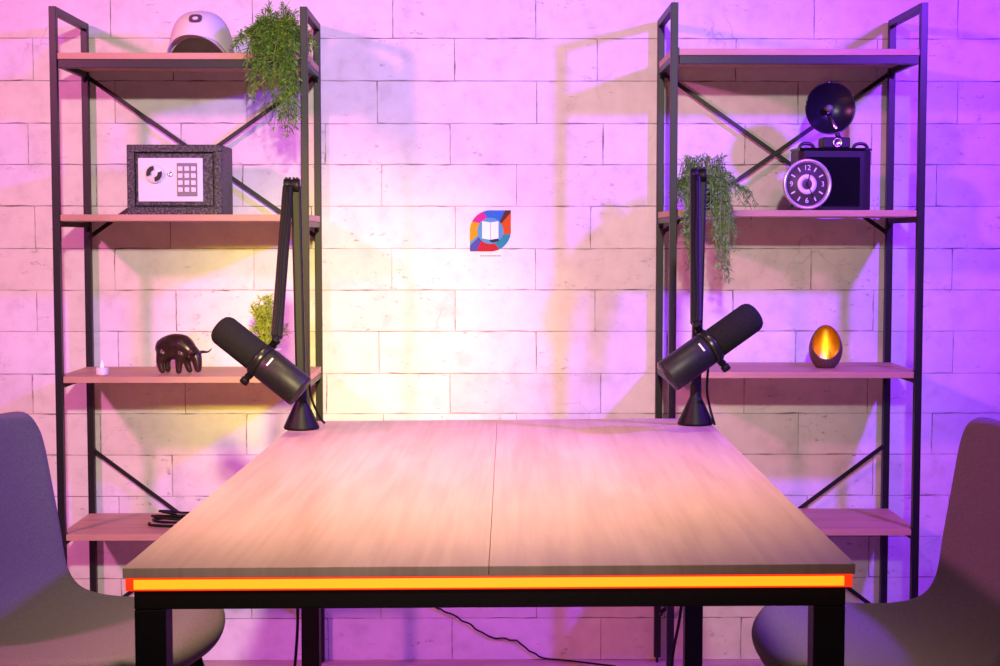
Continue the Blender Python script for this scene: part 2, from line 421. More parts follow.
def make_arm(label, base, elbow, lower_top, upper_top, hold, cab, zb):
    bx, by = base
    t = thing('boom_arm', label, 'microphone arm', (bx, by, zb), 0, 'boom arms at the far table corners')
    P = lambda p: Vector(p)-Vector((bx, by, zb))
    bm = B(); lathe(bm, [(0, 0), (.0315, 0), (.033, .002), (.0325, .005), (.0115, .050), (.0105, .054), (.0105, .074), (.009, .078), (0, .078)], seg=36)
    obj('base', bm, M_ARM, t)
    lo0 = V(0, 0, .070); lo1 = P(lower_top)
    bm = B(); bar(bm, lo0, lo1, .0185, .021, (1, 0, 0), .004); obj('lower_arm', bm, M_ARM, t)
    up0 = P(upper_top); up1 = P(hold)+V(0, .016, .004)
    bm = B(); bar(bm, up0, up1, .0190, .020, (1, 0, 0), .004); u = obj('upper_arm', bm, M_ARM, t)
    e = P(elbow)
    bm = B(); lathe(bm, [(0, -.0145), (.0125, -.0145), (.0135, -.0125), (.0135, -.002), (.0115, -.001), (.0115, .001), (.0135, .002), (.0135, .0125), (.0125, .0145), (0, .0145)], e, (1, 0, 0), 24)
    for k in (-.010, -.0035, .0035, .010): box(bm, e.x+k-.0018, e.x+k+.0018, e.y-.006, e.y+.006, e.z+.009, e.z+.0155, .0006)
    obj('elbow_joint', bm, M_ARM, t)
    # cable clipped along the upper arm with soft ties
    bm = B(); q = [up0+(up1-up0)*(k/20) for k in range(21)]
    tube(bm, [p+V(.0015*math.sin(i*.5), -.0115, 0) for i, p in enumerate(q)], .0026, 8); obj('cable', bm, M_RUB, u)
    bm = B(); h = P(hold)
    tube(bm, [up1+V(0, 0, .002), h+V(0, .006, .004), h+V(0, -.001, -.003)], [.0075, .007, .006], 14); obj('mount', bm, M_ARM, t)
    bm = B(); tube(bm, [P(p) for p in cab], .0023, 8); obj('microphone_cable', bm, M_RUB, t)
    return t

def bez(p, n=16):
    p = [Vector(q) for q in p]; out = []
    for i in range(len(p)-1):
        a = p[max(i-1, 0)]; b_, c = p[i], p[i+1]; d_ = p[min(i+2, len(p)-1)]
        for k in range(n):
            t = k/n
            out.append(.5*((2*b_)+(c-a)*t+(2*a-5*b_+4*c-d_)*t*t+(3*b_-a-3*c+d_)*t**3))
    return out+[p[-1]]

armL = make_arm('black folded boom arm on the far left table corner', (-.3425, 2.815), (-.363, 2.865, 1.196), (-.356, 2.872, 1.196), (-.369, 2.858, 1.194), topL,
         bez([(-.322, 2.765, .835), (-.322, 2.81, .80), (-.312, 2.845, .765), (-.3065, 2.87, .7515)]), .74735)
armR = make_arm('black folded boom arm on the far right table corner', (.3865, 2.825), (.394, 2.870, 1.215), (.401, 2.876, 1.213), (.387, 2.858, 1.213), topR,
         bez([(.40, 2.76, .865), (.404, 2.80, .82), (.412, 2.815, .785), (.4175, 2.792, .757)]), .75375)

# ------------------------------------------------------------------ chairs
def make_chair():
    t = thing('chair', 'grey upholstered shell chair at the left side of the table', 'chair', (0, 0, 0), 0, 'grey shell chairs beside the table'); KX = 1.0
    prof = [(.185, .408, .150), (.202, .428, .168), (.204, .448, .182), (.186, .462, .196), (.14, .467, .212), (.08, .463, .221), (.01, .457, .225), (-.05, .455, .224), (-.10, .462, .220),
            (-.135, .482, .214), (-.157, .520, .208), (-.169, .570, .204), (-.178, .630, .200), (-.186, .690, .194), (-.192, .745, .186), (-.195, .780, .172), (-.197, .800, .146)]
    NU = 14; bm = B(); G = []
    for k, (x, z, w) in enumerate(prof):
        row = []
        bk = min(1, max(0, (k-8)/3))
        for j in range(NU+1):
            u = -1+2*j/NU; c = abs(u)**3
            dx, dz = 0, 0
            dz += (1-bk)*(.010*c)              # seat edges lifted a little
            dx += bk*(.030*c)                  # back wraps forward
            if k <= 3: dx -= .035*c            # rounded front lip
            if k >= 15: dz -= .012*c
            row.append(bm.verts.new(((x+dx)*KX, u*w, z+dz)))
        G.append(row)
    for a, b_ in zip(G, G[1:]):
        for j in range(NU): bm.faces.new((a[j], a[j+1], b_[j+1], b_[j]))
    bmesh.ops.recalc_face_normals(bm, faces=bm.faces[:])
    if G[6][7].normal.z < 0 or sum((f.normal.z for f in bm.faces)) < 0: bmesh.ops.reverse_faces(bm, faces=bm.faces[:])
    o = obj('seat_shell', bm, M_FABRIC, t, True, recalc=False)
    m = o.modifiers.new('thick', 'SOLIDIFY'); m.thickness = .034; m.offset = -1
    m = o.modifiers.new('round', 'SUBSURF'); m.levels = 2; m.render_levels = 2
    bm = B()
    for y in (-.13, .13): bar(bm, (-.13, y, .418), (.13, y, .424), .022, .014, (0, 1, 0), .002)
    for x in (-.10, .10): bar(bm, (x, -.15, .416), (x, .15, .416), .022, .012, (1, 0, 0), .002)
    obj('frame', bm, M_LEG, t)
    for sx in (-1, 1):
        for sy in (-1, 1):
            bm = B(); tube(bm, [(sx*.115, sy*.135, .424), (sx*.165, sy*.17, .22), (sx*.215, sy*.205, .003)], [.0135, .012, .0085], 14)
            obj('leg', bm, M_LEG, t)
    return t
chairL = make_chair(); chairL.location = (-.656, 2.48, 0); chairL.rotation_euler.z = math.radians(-12)
chairR = copy_thing(chairL, (.636, 2.42, 0), PI-math.radians(1), 'grey upholstered shell chair at the right side of the table')

# ------------------------------------------------------------------ safe
safe = thing('safe', 'small charcoal electronic safe with a silver keypad panel', 'safe', (-.7415, 3.655, 1.1537))
W2, HH, DP = .1125, .1655, .155
bm = B()
box(bm, -W2, W2, .012, DP, 0, HH, .003)
# face frame around the recessed door
box(bm, -W2, W2, 0, .014, HH-.018, HH, .002); box(bm, -W2, W2, 0, .014, 0, .018, .002)
box(bm, -W2, -W2+.0185, 0, .014, .016, HH-.016, .002); box(bm, W2-.0185, W2, 0, .014, .016, HH-.016, .002)
obj('body', bm, M_SAFE, safe)
bm = B(); box(bm, -W2+.0215, W2-.0215, .0035, .013, .021, HH-.021, .0015); door = obj('door', bm, M_SAFE, safe)
px0, px1, pz0, pz1 = -.0855, .0675, .031, .134
bm = B(); box(bm, px0, px1, -.0005, .0045, pz0, pz1, .0012); obj('control_panel', bm, M_SILVER, door)
bm = B(); kc = V(-.0455, 0, .0965)
lathe(bm, [(0, 0), (.0225, 0), (.0225, -.006), (.021, -.0075), (0, -.0075)], kc+V(0, -.0005, 0), (0, 1, 0), 36); obj('dial', bm, M_SILVER, door)
bm = B()
for a0 in (95, 275):
    pts = []
    for k in range(9):
        a = math.radians(a0+k*13); pts.append(a)
    for a, b_ in zip(pts, pts[1:]):
        r0, r1 = .0085, .0185
        q = [V(kc.x+r*math.cos(t_), y, kc.z+r*math.sin(t_)) for y in (-.0125, -.0075) for r, t_ in ((r0, a), (r1, a), (r1, b_), (r0, b_))]
        vs = [bm.verts.new(p) for p in q]
        for f in ((0, 1, 2, 3), (7, 6, 5, 4), (0, 4, 5, 1), (1, 5, 6, 2), (2, 6, 7, 3), (3, 7, 4, 0)): bm.faces.new([vs[i_] for i_ in f])
bmesh.ops.remove_doubles(bm, verts=bm.verts[:], dist=1e-5)
obj('dial_grip', bm, M_KNOBB, door)
bm = B(); lathe(bm, [(0, 0), (.0065, 0), (.0065, -.003), (.005, -.004), (.0025, -.004), (.0025, -.0025), (0, -.0025)], (-.0095, -.0005, .096), (0, 1, 0), 20); obj('keyhole', bm, M_CHROME, door)
kx0, kx1, kz0, kz1 = .0065, .0545, .0435, .122
bm = B(); box(bm, kx0, kx1, -.003, 0, kz0, kz1, .0012); obj('keypad', bm, M_GREYPL, door)
for r in range(4):
    for c in range(3):
        cx = kx0+.0085+c*.0155; cz = kz1-.0135-r*.0165
        bm = B(); box(bm, cx-.0057, cx+.0057, -.0055, -.003, cz-.0055, cz+.0055, .0012); obj('key', bm, M_KEY, door)
for x in (-.09, .09):
    pass

# ------------------------------------------------------------------ cap
cap = thing('baseball_cap', 'white baseball cap with a curved brim on the top shelf', 'cap', (-.692, 3.755, 1.5306))
bm = B(); RX, RY, RZ = .078, .088, .112
rings = []
for k in range(13):
    a = PI/2*k/12
    rings.append([bm.verts.new((RX*math.cos(a)**.72*math.cos(t), RY*math.cos(a)**.72*math.sin(t), .002+RZ*math.sin(a)**.92)) for t in [2*PI*j/48 for j in range(48)]] if k < 12 else [bm.verts.new((0, 0, RZ+.002))])
for A_, B_ in zip(rings, rings[1:]):
    for j in range(48):
        if len(B_) == 1: bm.faces.new((A_[j], A_[(j+1) % 48], B_[0]))
        else: bm.faces.new((A_[j], A_[(j+1) % 48], B_[(j+1) % 48], B_[j]))
for v in bm.verts:
    if v.co.y < 0: v.co.z += .040*max(0, 1-abs(v.co.x/.072)**2.1)*min(1, -v.co.y/.05)*max(0, 1-v.co.z/RZ)
o = obj('crown', bm, M_CAP, cap, True); m = o.modifiers.new('t', 'SOLIDIFY'); m.thickness = .0025; m.offset = -1
bm = B(); G = []
for i_ in range(9):
    f = i_/8; row = []
    for j in range(25):
        u = -1+2*j/24
        ang = u*1.12
        x = .070*math.sin(ang)/math.sin(1.12)
        yb = -math.sqrt(max(0, 1-(x/RX)**2))*RY
        yf = yb-.058*f*math.cos(ang*1.15)**.6 if math.cos(ang*1.15) > 0 else yb
        z = .0055+.040*(1-abs(u)**2.1)-.0035*f
        row.append(bm.verts.new((x*1.0, yf, z)))
    G.append(row)
for a, b_ in zip(G, G[1:]):
    for j in range(24): bm.faces.new((a[j], a[j+1], b_[j+1], b_[j]))
o = obj('brim', bm, M_CAP, cap, True); m = o.modifiers.new('t', 'SOLIDIFY'); m.thickness = .0035; m.offset = 0
bm = B(); lathe(bm, [(0, .004), (.004, .003), (.006, 0), (0, -.001)], (0, 0, RZ+.002), seg=16); obj('button', bm, M_CAP, cap)
# oval patch on the crown front
bm = B()
def capfront(x, z):
    a_ = .040*max(0, 1-abs(x/.072)**2.1); z = (z-a_)/(1-a_/RZ)
    s = min(.999, (max(0, z-.002)/RZ)**(1/.92)); c = math.sqrt(1-s*s)**.72
    return -RY*c*math.sqrt(max(0, 1-(x/max(1e-4, RX*c))**2))
def ringpatch(rx0, rz0, rx1, rz1, off, mi):
    A_, B_ = [], []
    for k in range(28):
        t = 2*PI*k/28; sg = lambda v: math.copysign(abs(v)**.7, v)
        for L_, rx, rz in ((A_, rx0, rz0), (B_, rx1, rz1)):
            x, z = rx*sg(math.cos(t)), .088+rz*sg(math.sin(t)); L_.append(bm.verts.new((x, capfront(x, z)-off, z)))
    for k in range(28):
        f = bm.faces.new((A_[k], A_[(k+1) % 28], B_[(k+1) % 28], B_[k])); f.material_index = mi
    return A_
a_ = ringpatch(.0065, .0042, .0155, .0105, .0022, 0); f = bm.faces.new(a_); f.material_index = 1
o = obj('patch', bm, [M_CAPU, M_PALE], cap); m = o.modifiers.new('t', 'SOLIDIFY'); m.thickness = .0012; m.offset = 0

# ------------------------------------------------------------------ plants
def leaf(bm, p, d, up, L, w, bend=.2):
    d = d.normalized(); s = d.cross(up)
    if s.length < 1e-3: s = d.cross(V(1, 0, 0))
    s.normalize(); n = s.cross(d)
    a = bm.verts.new(p); b_ = bm.verts.new(p+d*L*.45+s*w/2+n*L*.03); c = bm.verts.new(p+d*L*.45-s*w/2+n*L*.03)
    m_ = bm.verts.new(p+d*L*.5-n*L*.03); e = bm.verts.new(p+d*L-n*L*bend)
    for f in ((a, b_, m_), (a, m_, c), (b_, e, m_), (m_, e, c)): bm.faces.new(f)

def trailing(bm, rnd, start, out, drop, n, L, w, sway=.01, stem=.0007, rise=.0):
    """a strand leaving the pot along OUT and falling DROP below its start"""
    p0 = Vector(start); out = Vector(out); pts = []
    ph = rnd.uniform(0, 6)
    for k in range(n+1):
        t = k/n
        pts.append(p0+out*(1-(1-t)**2.2)+V(math.sin(ph+t*5)*sway*t, math.cos(ph+t*4)*sway*t, rise*math.sin(min(1, t*2.5)*PI)-drop*t**1.7))
    tube(bm, pts, stem, 4, False)
    for k in range(1, n+1):
        d = (pts[k]-pts[k-1]).normalized()
        for q in range(3):
            r = V(rnd.uniform(-1, 1), rnd.uniform(-1, 1), rnd.uniform(-.6, .7))
            leaf(bm, pts[k]+d*rnd.uniform(-.004, .004), d*.5+r.normalized()*.9, V(rnd.uniform(-1, 1), rnd.uniform(-1, 1), 1), L*rnd.uniform(.7, 1.25), w*rnd.uniform(.8, 1.2), rnd.uniform(-.1, .35))

def pot(bm, r0, r1, h, mi=0):
    lathe(bm, [(0, .001), (r0-.002, .001), (r0, .003), (r1, h-.008), (r1+.003, h-.008), (r1+.003, h), (r1-.002, h), (r1-.004, h-.012), (0, h-.012)], seg=32, mi=mi)

# grassy trailing plant on the top shelf
pl = thing('potted_plant', 'bright green trailing plant spilling over the top shelf beside the cap', 'plant', (-.500, 3.705, 1.5306), 0, 'trailing plants on the shelves')
bm = B(); pot(bm, .030, .040, .070); obj('pot', bm, M_POT, pl)
bm = B(); rnd = random.Random(5)
for k in range(150):
    a = rnd.uniform(0, 2*PI); e = rnd.uniform(-.2, 1.2)
    s = V(.034*math.cos(a)*rnd.random()**.5, .034*math.sin(a)*rnd.random()**.5, .064)
    o_ = V(math.cos(a)*math.cos(e), math.sin(a)*math.cos(e)*.8, 0)*rnd.uniform(.02, .062)
    trailing(bm, rnd, s, o_, rnd.uniform(.0, .085), 8, .017, .0032, .006, rise=rnd.uniform(.02, .078)*max(.2, math.sin(max(e, .2))+.008))
for k in range(46):
    x = rnd.uniform(-.052, .052)
    s = V(x*.6, -.030, .062); o_ = V(x*.45+.004, rnd.uniform(-.10, -.080), 0)
    far = rnd.random()
    trailing(bm, rnd, s, o_, (.10+.115*far)*(1.1 if x > -.01 else .86), 18, .017, .0034, .010, rise=.018)
for k in range(13):
    s = V(.01, -.03, .06); trailing(bm, rnd, s, V(rnd.uniform(.0, .045), -.092, 0), rnd.uniform(.20, .262), 20, .019, .0038, .009, rise=.01)
for k in range(4):
    trailing(bm, rnd, V(-.02, -.02, .06), V(rnd.uniform(-.075, -.055), -.02, 0), rnd.uniform(.03, .05), 9, .017, .0034, .008, rise=.012)
obj('foliage', bm, M_LEAF1, pl, recalc=False)

# olive trailing plant behind the right boom arm
pl = thing('potted_plant', 'olive green trailing plant hanging behind the right boom arm', 'plant', (.520, 3.700, 1.164), 0, 'trailing plants on the shelves')
bm = B(); pot(bm, .034, .046, .082); obj('pot', bm, M_POT, pl)
bm = B(); rnd = random.Random(11)
for k in range(105):
    a = rnd.uniform(0, 2*PI); e = rnd.uniform(0, 1.2)
    s = V(.036*math.cos(a)*rnd.random()**.5, .036*math.sin(a)*rnd.random()**.5, .074)
    o_ = V(math.cos(a)*math.cos(e), math.sin(a)*math.cos(e)*.7, 0)*rnd.uniform(.02, .052)
    trailing(bm, rnd, s, o_, rnd.uniform(.0, .055), 8, .014, .0030, .006, rise=rnd.uniform(.015, .062))
for k in range(62):
    x = rnd.choice((rnd.uniform(-.052, -.018), rnd.uniform(.006, .050)))
    trailing(bm, rnd, V(x*.6, -.034, .072), V(x*.5, rnd.uniform(-.10, -.082), 0), rnd.uniform(.12, .245) if x > 0 else rnd.uniform(.09, .215), 17, .0165, .0034, .011, rise=.016)
for k in range(7):
    trailing(bm, rnd, V(.025, -.02, .072), V(rnd.uniform(.05, .085), -.03, 0), rnd.uniform(.03, .09), 11, .0135, .0026, .010, rise=.02)
obj('foliage', bm, M_LEAF2, pl, recalc=False)

# small bushy plant half hidden behind the left microphone
pl = thing('small_potted_plant', 'small lime green bushy plant behind the left microphone', 'plant', (-.538, 3.765, .7708))
bm = B(); pot(bm, .022, .029, .058); obj('pot', bm, M_WPOT, pl)
bm = B(); rnd = random.Random(2)
for k in range(46):
    a = rnd.uniform(0, 2*PI); r = rnd.uniform(0, .036)
    trailing(bm, rnd, (.012*math.cos(a), .012*math.sin(a), .048), (r*math.cos(a), r*math.sin(a), rnd.uniform(.04, .125)*(1-r*9)+.018), 0, 8, .018, .0036, .004)
obj('foliage', bm, M_LEAF3, pl, recalc=False)

# ------------------------------------------------------------------ bull figurine
bull = thing('bull_figurine', 'dark bronze bull figurine with lowered head on the third shelf', 'figurine', (-.789, 3.725, .7708), math.radians(-22)); bull.scale = (1.0, 1.0, 1.04)
bm = B()
def blob(path, rad, n=5):
    # a limb: spheres' worth of rounded tube through the joints, later fused into one surface
    q = bez([(*p, ) for p in path], n); m_ = len(path)-1
    rr = [rad[min(m_, i//n)]+(rad[min(m_, i//n+1)]-rad[min(m_, i//n)])*((i % n)/n) for i in range(len(q))]
    d0 = (q[0]-q[1]).normalized(); d1 = (q[-1]-q[-2]).normalized()
    pre = [(q[0]+d0*rr[0]*k, rr[0]*math.sqrt(1-k*k)) for k in (.97, .8, .45)]; post = [(q[-1]+d1*rr[-1]*k, rr[-1]*math.sqrt(1-k*k)) for k in (.45, .8, .97)]
    al = pre+list(zip(q, rr))+post
    tube(bm, [p for p, _ in al], [r for _, r in al], 18)
blob([(.008, 0, .059), (.032, 0, .066), (.058, 0, .063), (.080, -.001, .050)], [.0255, .0265, .0275, .0185])
blob([(.010, 0, .052), (.034, 0, .055), (.060, 0, .053)], [.022, .0235, .023])
blob([(.078, 0, .053), (.093, -.002, .042), (.100, -.004, .026), (.102, -.005, .0125)], [.0185, .0155, .0115, .0085])
for sy, dx in ((1, 0), (-1, .005)):
    blob([(.006+dx*.4, sy*.012, .046), (.000+dx*.6, sy*.015, .026), (.003+dx, sy*.0155, .0075)], [.0175, .0105, .0075])
    blob([(.058+dx*.2, sy*.013, .044), (.058-dx*.3, sy*.0165, .024), (.064-dx*1.6, sy*.0175, .0072)], [.0150, .0092, .0070])
o = obj('body', bm, M_BRONZE, bull, True)
m = o.modifiers.new('fuse', 'REMESH'); m.mode = 'VOXEL'; m.voxel_size = .0014; m.use_smooth_shade = True
m = o.modifiers.new('soften', 'SMOOTH'); m.factor = .5; m.iterations = 5
for s in (1, -1):
    bm = B(); tube(bm, bez([(.093, s*.008, .047), (.097, s*.021, .050), (.108, s*.031, .050), (.118, s*.032, .058)], 5), [.0052-.0044*k/15 for k in range(16)], 10); obj('horn', bm, M_HORN, bull)
    bm = B(); tube(bm, [(.088, s*.010, .046), (.087, s*.018, .043), (.086, s*.023, .038)], [.003, .0042, .001], 8); obj('ear', bm, M_BRONZE, bull)
# ------------------------------------------------------------------ tealight
tl = thing('tealight_candle', 'white electric tealight near the left end of the third shelf', 'candle', (-.922, 3.665, .7708))
bm = B(); lathe(bm, [(0, .0005), (.0135, .0005), (.0145, .002), (.0145, .0165), (.0135, .0182), (.0115, .0175), (.003, .0155), (0, .0155)], seg=28); obj('body', bm, M_WAX, tl)
bm = B(); lathe(bm, [(0, .015), (.0042, .017), (.0055, .021), (.0045, .027), (.0022, .033), (0, .037)], seg=16); obj('flame', bm, M_FLAME, tl)

# ------------------------------------------------------------------ cable coil on the lowest shelf
bm = B(); rnd = random.Random(4); pts = []
for k in range(121):
    a = 2*PI*k/40; tw = k/120
    r = 1+.05*math.sin(k*.31)-.10*(k//40)
    z = .0034+.0062*(k/40)+max(0, math.sin(a+PI*.5*tw))*.010*tw
    pts.append((.080*r*math.cos(a+PI)+.006*math.sin(tw*7), .052*r*math.sin(a+PI)+.006*math.sin(tw*9), z))
pts += [(pts[-1][0]+.03*math.sin(t*1.4), pts[-1][1]+.05*t, max(.0034, pts[-1][2]*(1-t*.6))) for t in (.3, .6, .9)]
tube(bm, pts, .0032, 8)
o = obj('cable_coil', bm, M_RUB, loc=(-.752, 3.745, .3936)); tag(o, 'coiled black cable lying on the lowest shelf behind the table', 'cable')

# ------------------------------------------------------------------ vintage camera
cm = thing('vintage_camera', 'vintage black box camera with a large round flash reflector', 'camera', (.8345, 3.665, 1.164), math.radians(4))
bm = B(); w, d_, h = .090, .105, .143
# body: octagonal-ended box with chamfered upright corners
def prism(bm, pts, z0, z1, mi=0):
    a = [bm.verts.new((x, y, z0)) for x, y in pts]; b_ = [bm.verts.new((x, y, z1)) for x, y in pts]
    bm.faces.new(a[::-1]); bm.faces.new(b_); n = len(a)
    for k in range(n): bm.faces.new((a[k], a[(k+1) % n], b_[(k+1) % n], b_[k]))
    for f in bm.faces: f.material_index = mi
c = .022
prism(bm, [(-w+c*.5, 0), (w-c, 0), (w, c), (w, d_-c), (w-c, d_), (-w+c, d_), (-w, d_-c), (-w, c*.5)], 0, h)
bmesh.ops.bevel(bm, geom=[e for e in bm.edges], offset=.002, segments=2, affect='EDGES')
obj('body', bm, M_CAMB, cm)
bm = B(); box(bm, -w+.014, w-.034, -.004, .002, .010, h-.016, .0018); obj('front_plate', bm, M_CAMG, cm)
bm = B(); prism(bm, [(-w-.002, -.003), (w-c, -.003), (w+.003, c), (w+.003, d_-c), (w-c, d_+.002), (-w+c, d_+.002), (-w-.002, d_-c)], h, h+.006)
bmesh.ops.bevel(bm, geom=[e for e in bm.edges], offset=.0016, segments=2, affect='EDGES'); obj('top_plate', bm, M_CAMG, cm)
bm = B(); box(bm, -.030, .036, .012, .058, h+.006, h+.032, .003); vf = obj('viewfinder', bm, M_CAMB, cm)
bm = B(); lathe(bm, [(.012, .0), (.012, .004), (.009, .005), (.007, .002), (0, .002)], (.004, .0125, h+.019), (0, -1, 0), 24); obj('viewfinder_lens', bm, M_CHROME, vf)
for x in (-.066, .066):
    bm = B(); tube(bm, bez([(x-.018, .03, h+.006), (x-.012, .03, h+.015), (x, .03, h+.018), (x+.012, .03, h+.015), (x+.018, .03, h+.006)], 5), .0042, 10); obj('strap_lug', bm, M_KNOBB, cm)
bm = B(); tube(bm, [(.013, .03, h+.03), (.006, .034, h+.056), (-.008, .044, h+.09)], [.007, .0055, .0055], 14); st = obj('flash_stem', bm, M_CHROME, cm)
fc = V(-.0125, .020, .244); ax = V(.06, -1, -.03).normalized()
bm = B(); R = .0610
pr = [(0.006, -.026), (.020, -.0235), (.036, -.017), (.050, -.007), (.058, .001), (.061, .0045), (.0625, .0035), (.0625, .0015), (.059, -.003), (.050, -.011), (.036, -.021), (.018, -.0285), (.006, -.031), (0, -.031)]
lathe(bm, pr[:6], fc, ax, 48, 0); lathe(bm, pr[5:], fc, ax, 48, 1); lathe(bm, [(0, -.026), (.006, -.026)], fc, ax, 48, 0)
bmesh.ops.remove_doubles(bm, verts=bm.verts[:], dist=1e-5)
obj('flash_reflector', bm, [M_DISH, M_CAMG], cm)
bm = B(); lathe(bm, [(.0055, -.028), (.0055, -.016), (.008, -.012), (.0095, -.006), (.008, .001), (.004, .0045), (0, .0052)], fc, ax, 24); obj('flash_bulb', bm, M_BULB, cm)

# ------------------------------------------------------------------ alarm clock
ck = thing('alarm_clock', 'round silver rimmed alarm clock leaning against the vintage camera', 'clock', (.7555, 3.628, 1.164), math.radians(8))
cc = V(0, 0, .061); dk = V(0, -1, 0)
bm = B(); lathe(bm, [(0, -.028), (.040, -.028), (.052, -.022), (.0565, -.006), (.0595, 0), (.0600, .005), (.0585, .008), (.0545, .0085), (.0515, .005), (.0505, .0015)], cc, dk, 56); obj('case', bm, M_CLK, ck)
bm = B(); lathe(bm, [(0, .0012), (.0512, .0012), (.0512, .0005), (0, .0005)], cc, dk, 56); fa = obj('dial', bm, M_FACE, ck)
bm = B(); lathe(bm, [(.0125, .0013), (.0125, .0024), (.0235, .0024), (.0235, .0013)], cc, dk, 48); obj('inner_ring', bm, M_NUM, fa)
def text_mesh(s, size):
    cu = bpy.data.curves.new('txt', 'FONT'); cu.body = s; cu.size = size; cu.align_x = 'CENTER'; cu.align_y = 'CENTER'; cu.extrude = .0004
    o = bpy.data.objects.new('txt', cu); COL.objects.link(o); bpy.context.view_layer.update()
    me = bpy.data.meshes.new_from_object(o.evaluated_get(bpy.context.evaluated_depsgraph_get())); bpy.data.objects.remove(o); return me
for k in range(1, 13):
    a = PI/2-2*PI*k/12; r = .0385
    if k % 3 == 0:
        me = text_mesh(str(k), .0175); me.name = 'numeral'; me.materials.append(M_NUM)
        o = bpy.data.objects.new('numeral', me); COL.objects.link(o); o.parent = fa
        o.location = cc+V(r*math.cos(a), -.0019, r*math.sin(a)); o.rotation_euler = (PI/2, 0, 0)
    else:
        bm = B(); d0 = V(math.cos(a), 0, math.sin(a)); bar(bm, cc+d0*.034+V(0, -.0017, 0), cc+d0*.045+V(0, -.0017, 0), .0032, .0008, (d0.z, 0, -d0.x)); obj('hour_mark', bm, M_NUM, fa)
for ang, L, wd in ((math.radians(75), .026, .0026), (math.radians(-62), .036, .0020)):
    bm = B(); dd = V(math.cos(ang), 0, math.sin(ang)); bar(bm, cc-dd*.006+V(0, -.0036, 0), cc+dd*L+V(0, -.0036, 0), wd, .0008, (dd.z, 0, -dd.x)); obj('hand', bm, M_KNOBB, ck)
bm = B(); lathe(bm, [(0, .0055), (.003, .005), (.0035, .0012), (0, .0012)], cc, dk, 16); obj('hub', bm, M_KNOBB, ck)
for x in (-.036, .036):
    bm = B(); tube(bm, [(x*.75, .008, .020), (x, .006, .008), (x*1.12, .004, .003)], [.0035, .003, .0032], 10); obj('foot', bm, M_KNOBB, ck)

# ------------------------------------------------------------------ egg shaped candle holder
eg = thing('candle_holder', 'egg shaped brown candle holder with a glowing gold inside', 'candle holder', (.8290, 3.735, .7810))
def ovoid(a, h, seg=48, rows=32, base=.10):
    bm = B(); prof = []
    for k in range(rows+1):
        t = PI*k/rows; z = -math.cos(t); r = math.sin(t)
        r *= (1-.07*z)*(1+.06*(1-abs(z)))
        prof.append((r*a, (z+1)/2*h))
    prof[0] = (0, 0); prof[-1] = (0, h)
    lathe(bm, prof, seg=seg)
    return bm
def cut(bm, co, no):
    bmesh.ops.bisect_plane(bm, geom=bm.verts[:]+bm.edges[:]+bm.faces[:], plane_co=co, plane_no=no, clear_outer=True)
    bmesh.ops.bisect_plane(bm, geom=bm.verts[:]+bm.edges[:]+bm.faces[:], plane_co=(0, 0, .008), plane_no=(0, 0, -1), clear_outer=True)
    es = [e for e in bm.edges if e.is_boundary and all(abs(v.co.z-.008) < 1e-5 for v in e.verts)]
    bmesh.ops.holes_fill(bm, edges=es)
    bmesh.ops.translate(bm, verts=bm.verts[:], vec=(0, 0, -.008))
co, no = V(.002, -.0225, .062), V(-.14, -.86, .42).normalized()
bm = ovoid(.0385, .113); cut(bm, co, no); smooth_all(bm)
o = obj('shell', bm, [M_EGG, M_GOLD], eg); m = o.modifiers.new('t', 'SOLIDIFY'); m.thickness = .0022; m.offset = -1; m.material_offset = 1; m.material_offset_rim = 0
bm = B(); lathe(bm, [(0, .003), (.015, .003), (.015, .016), (.013, .0175), (.003, .0165), (0, .0165)], (0, .004, 0), seg=24); cd = obj('tealight', bm, M_WAX, eg)
bm = B(); lathe(bm, [(0, .017), (.0032, .019), (.0042, .023), (.003, .030), (0, .038)], (0, .004, 0), seg=16); obj('flame', bm, M_CFLAME, cd)

# ------------------------------------------------------------------ wall sticker
dc = thing('wall_decal', 'round multicoloured logo sticker with a white open book on the wall', 'sticker', (.0085, WALL-.0008, 1.1165))
bm = B(); TH = .0016
def plate(poly, mi, y=0.0, th=TH):
    a = [bm.verts.new((x, y-th, z)) for x, z in poly]; b_ = [bm.verts.new((x, y, z)) for x, z in poly]
    n = len(a); fs = [bm.faces.new(a), bm.faces.new(b_[::-1])]+[bm.faces.new((a[k], b_[k], b_[(k+1) % n], a[(k+1) % n])) for k in range(n)]
    for f in fs: f.material_index = mi
RO, RI = .0525, .0335
mats = [D_MAG, D_BLU, D_BRN, D_ORG, D_TEA, D_RED, D_PUR, D_YEL, D_CYA, D_WHI, D_NAV, D_GRY]
def outer(t):
    t = t % 360; c_, s_ = abs(math.cos(math.radians(t))), abs(math.sin(math.radians(t)))
    return RO/max(c_, s_) if (0 < t < 90 or 180 < t < 270) else RO          # two square corners on a ring
def pol(r, t): return (r*math.cos(math.radians(t)), r*math.sin(math.radians(t)))
def sector(a0, a1, mi, skew=9, sk0=None):
    n = 12; o_ = [pol(outer(a0+(a1-a0)*k/n), a0+(a1-a0)*k/n) for k in range(n+1)]
    b0, b1 = a0-(skew if sk0 is None else sk0), a1-skew
    plate(o_+[pol(RI, b1+(b0-b1)*k/n) for k in range(n+1)], mi)
for a0, a1, mi in ((111, 153, 0), (153, 209, 7), (209, 216, 8), (216, 236, 6), (236, 297, 5), (297, 352, 4), (352, 402, 3), (402, 414, 2), (414, 471, 1)): sector(a0, a1, mi)
plate([pol(RI-.0002, 360*k/40) for k in range(40)], 8)
plate([(-.021, .0245), (-.0005, .0215), (-.0005, -.0225), (-.021, -.0190)], 9, -.0017, .0005); plate([(.0012, .0215), (.0205, .0245), (.0205, -.0190), (.0012, -.0225)], 9, -.0017, .0005)
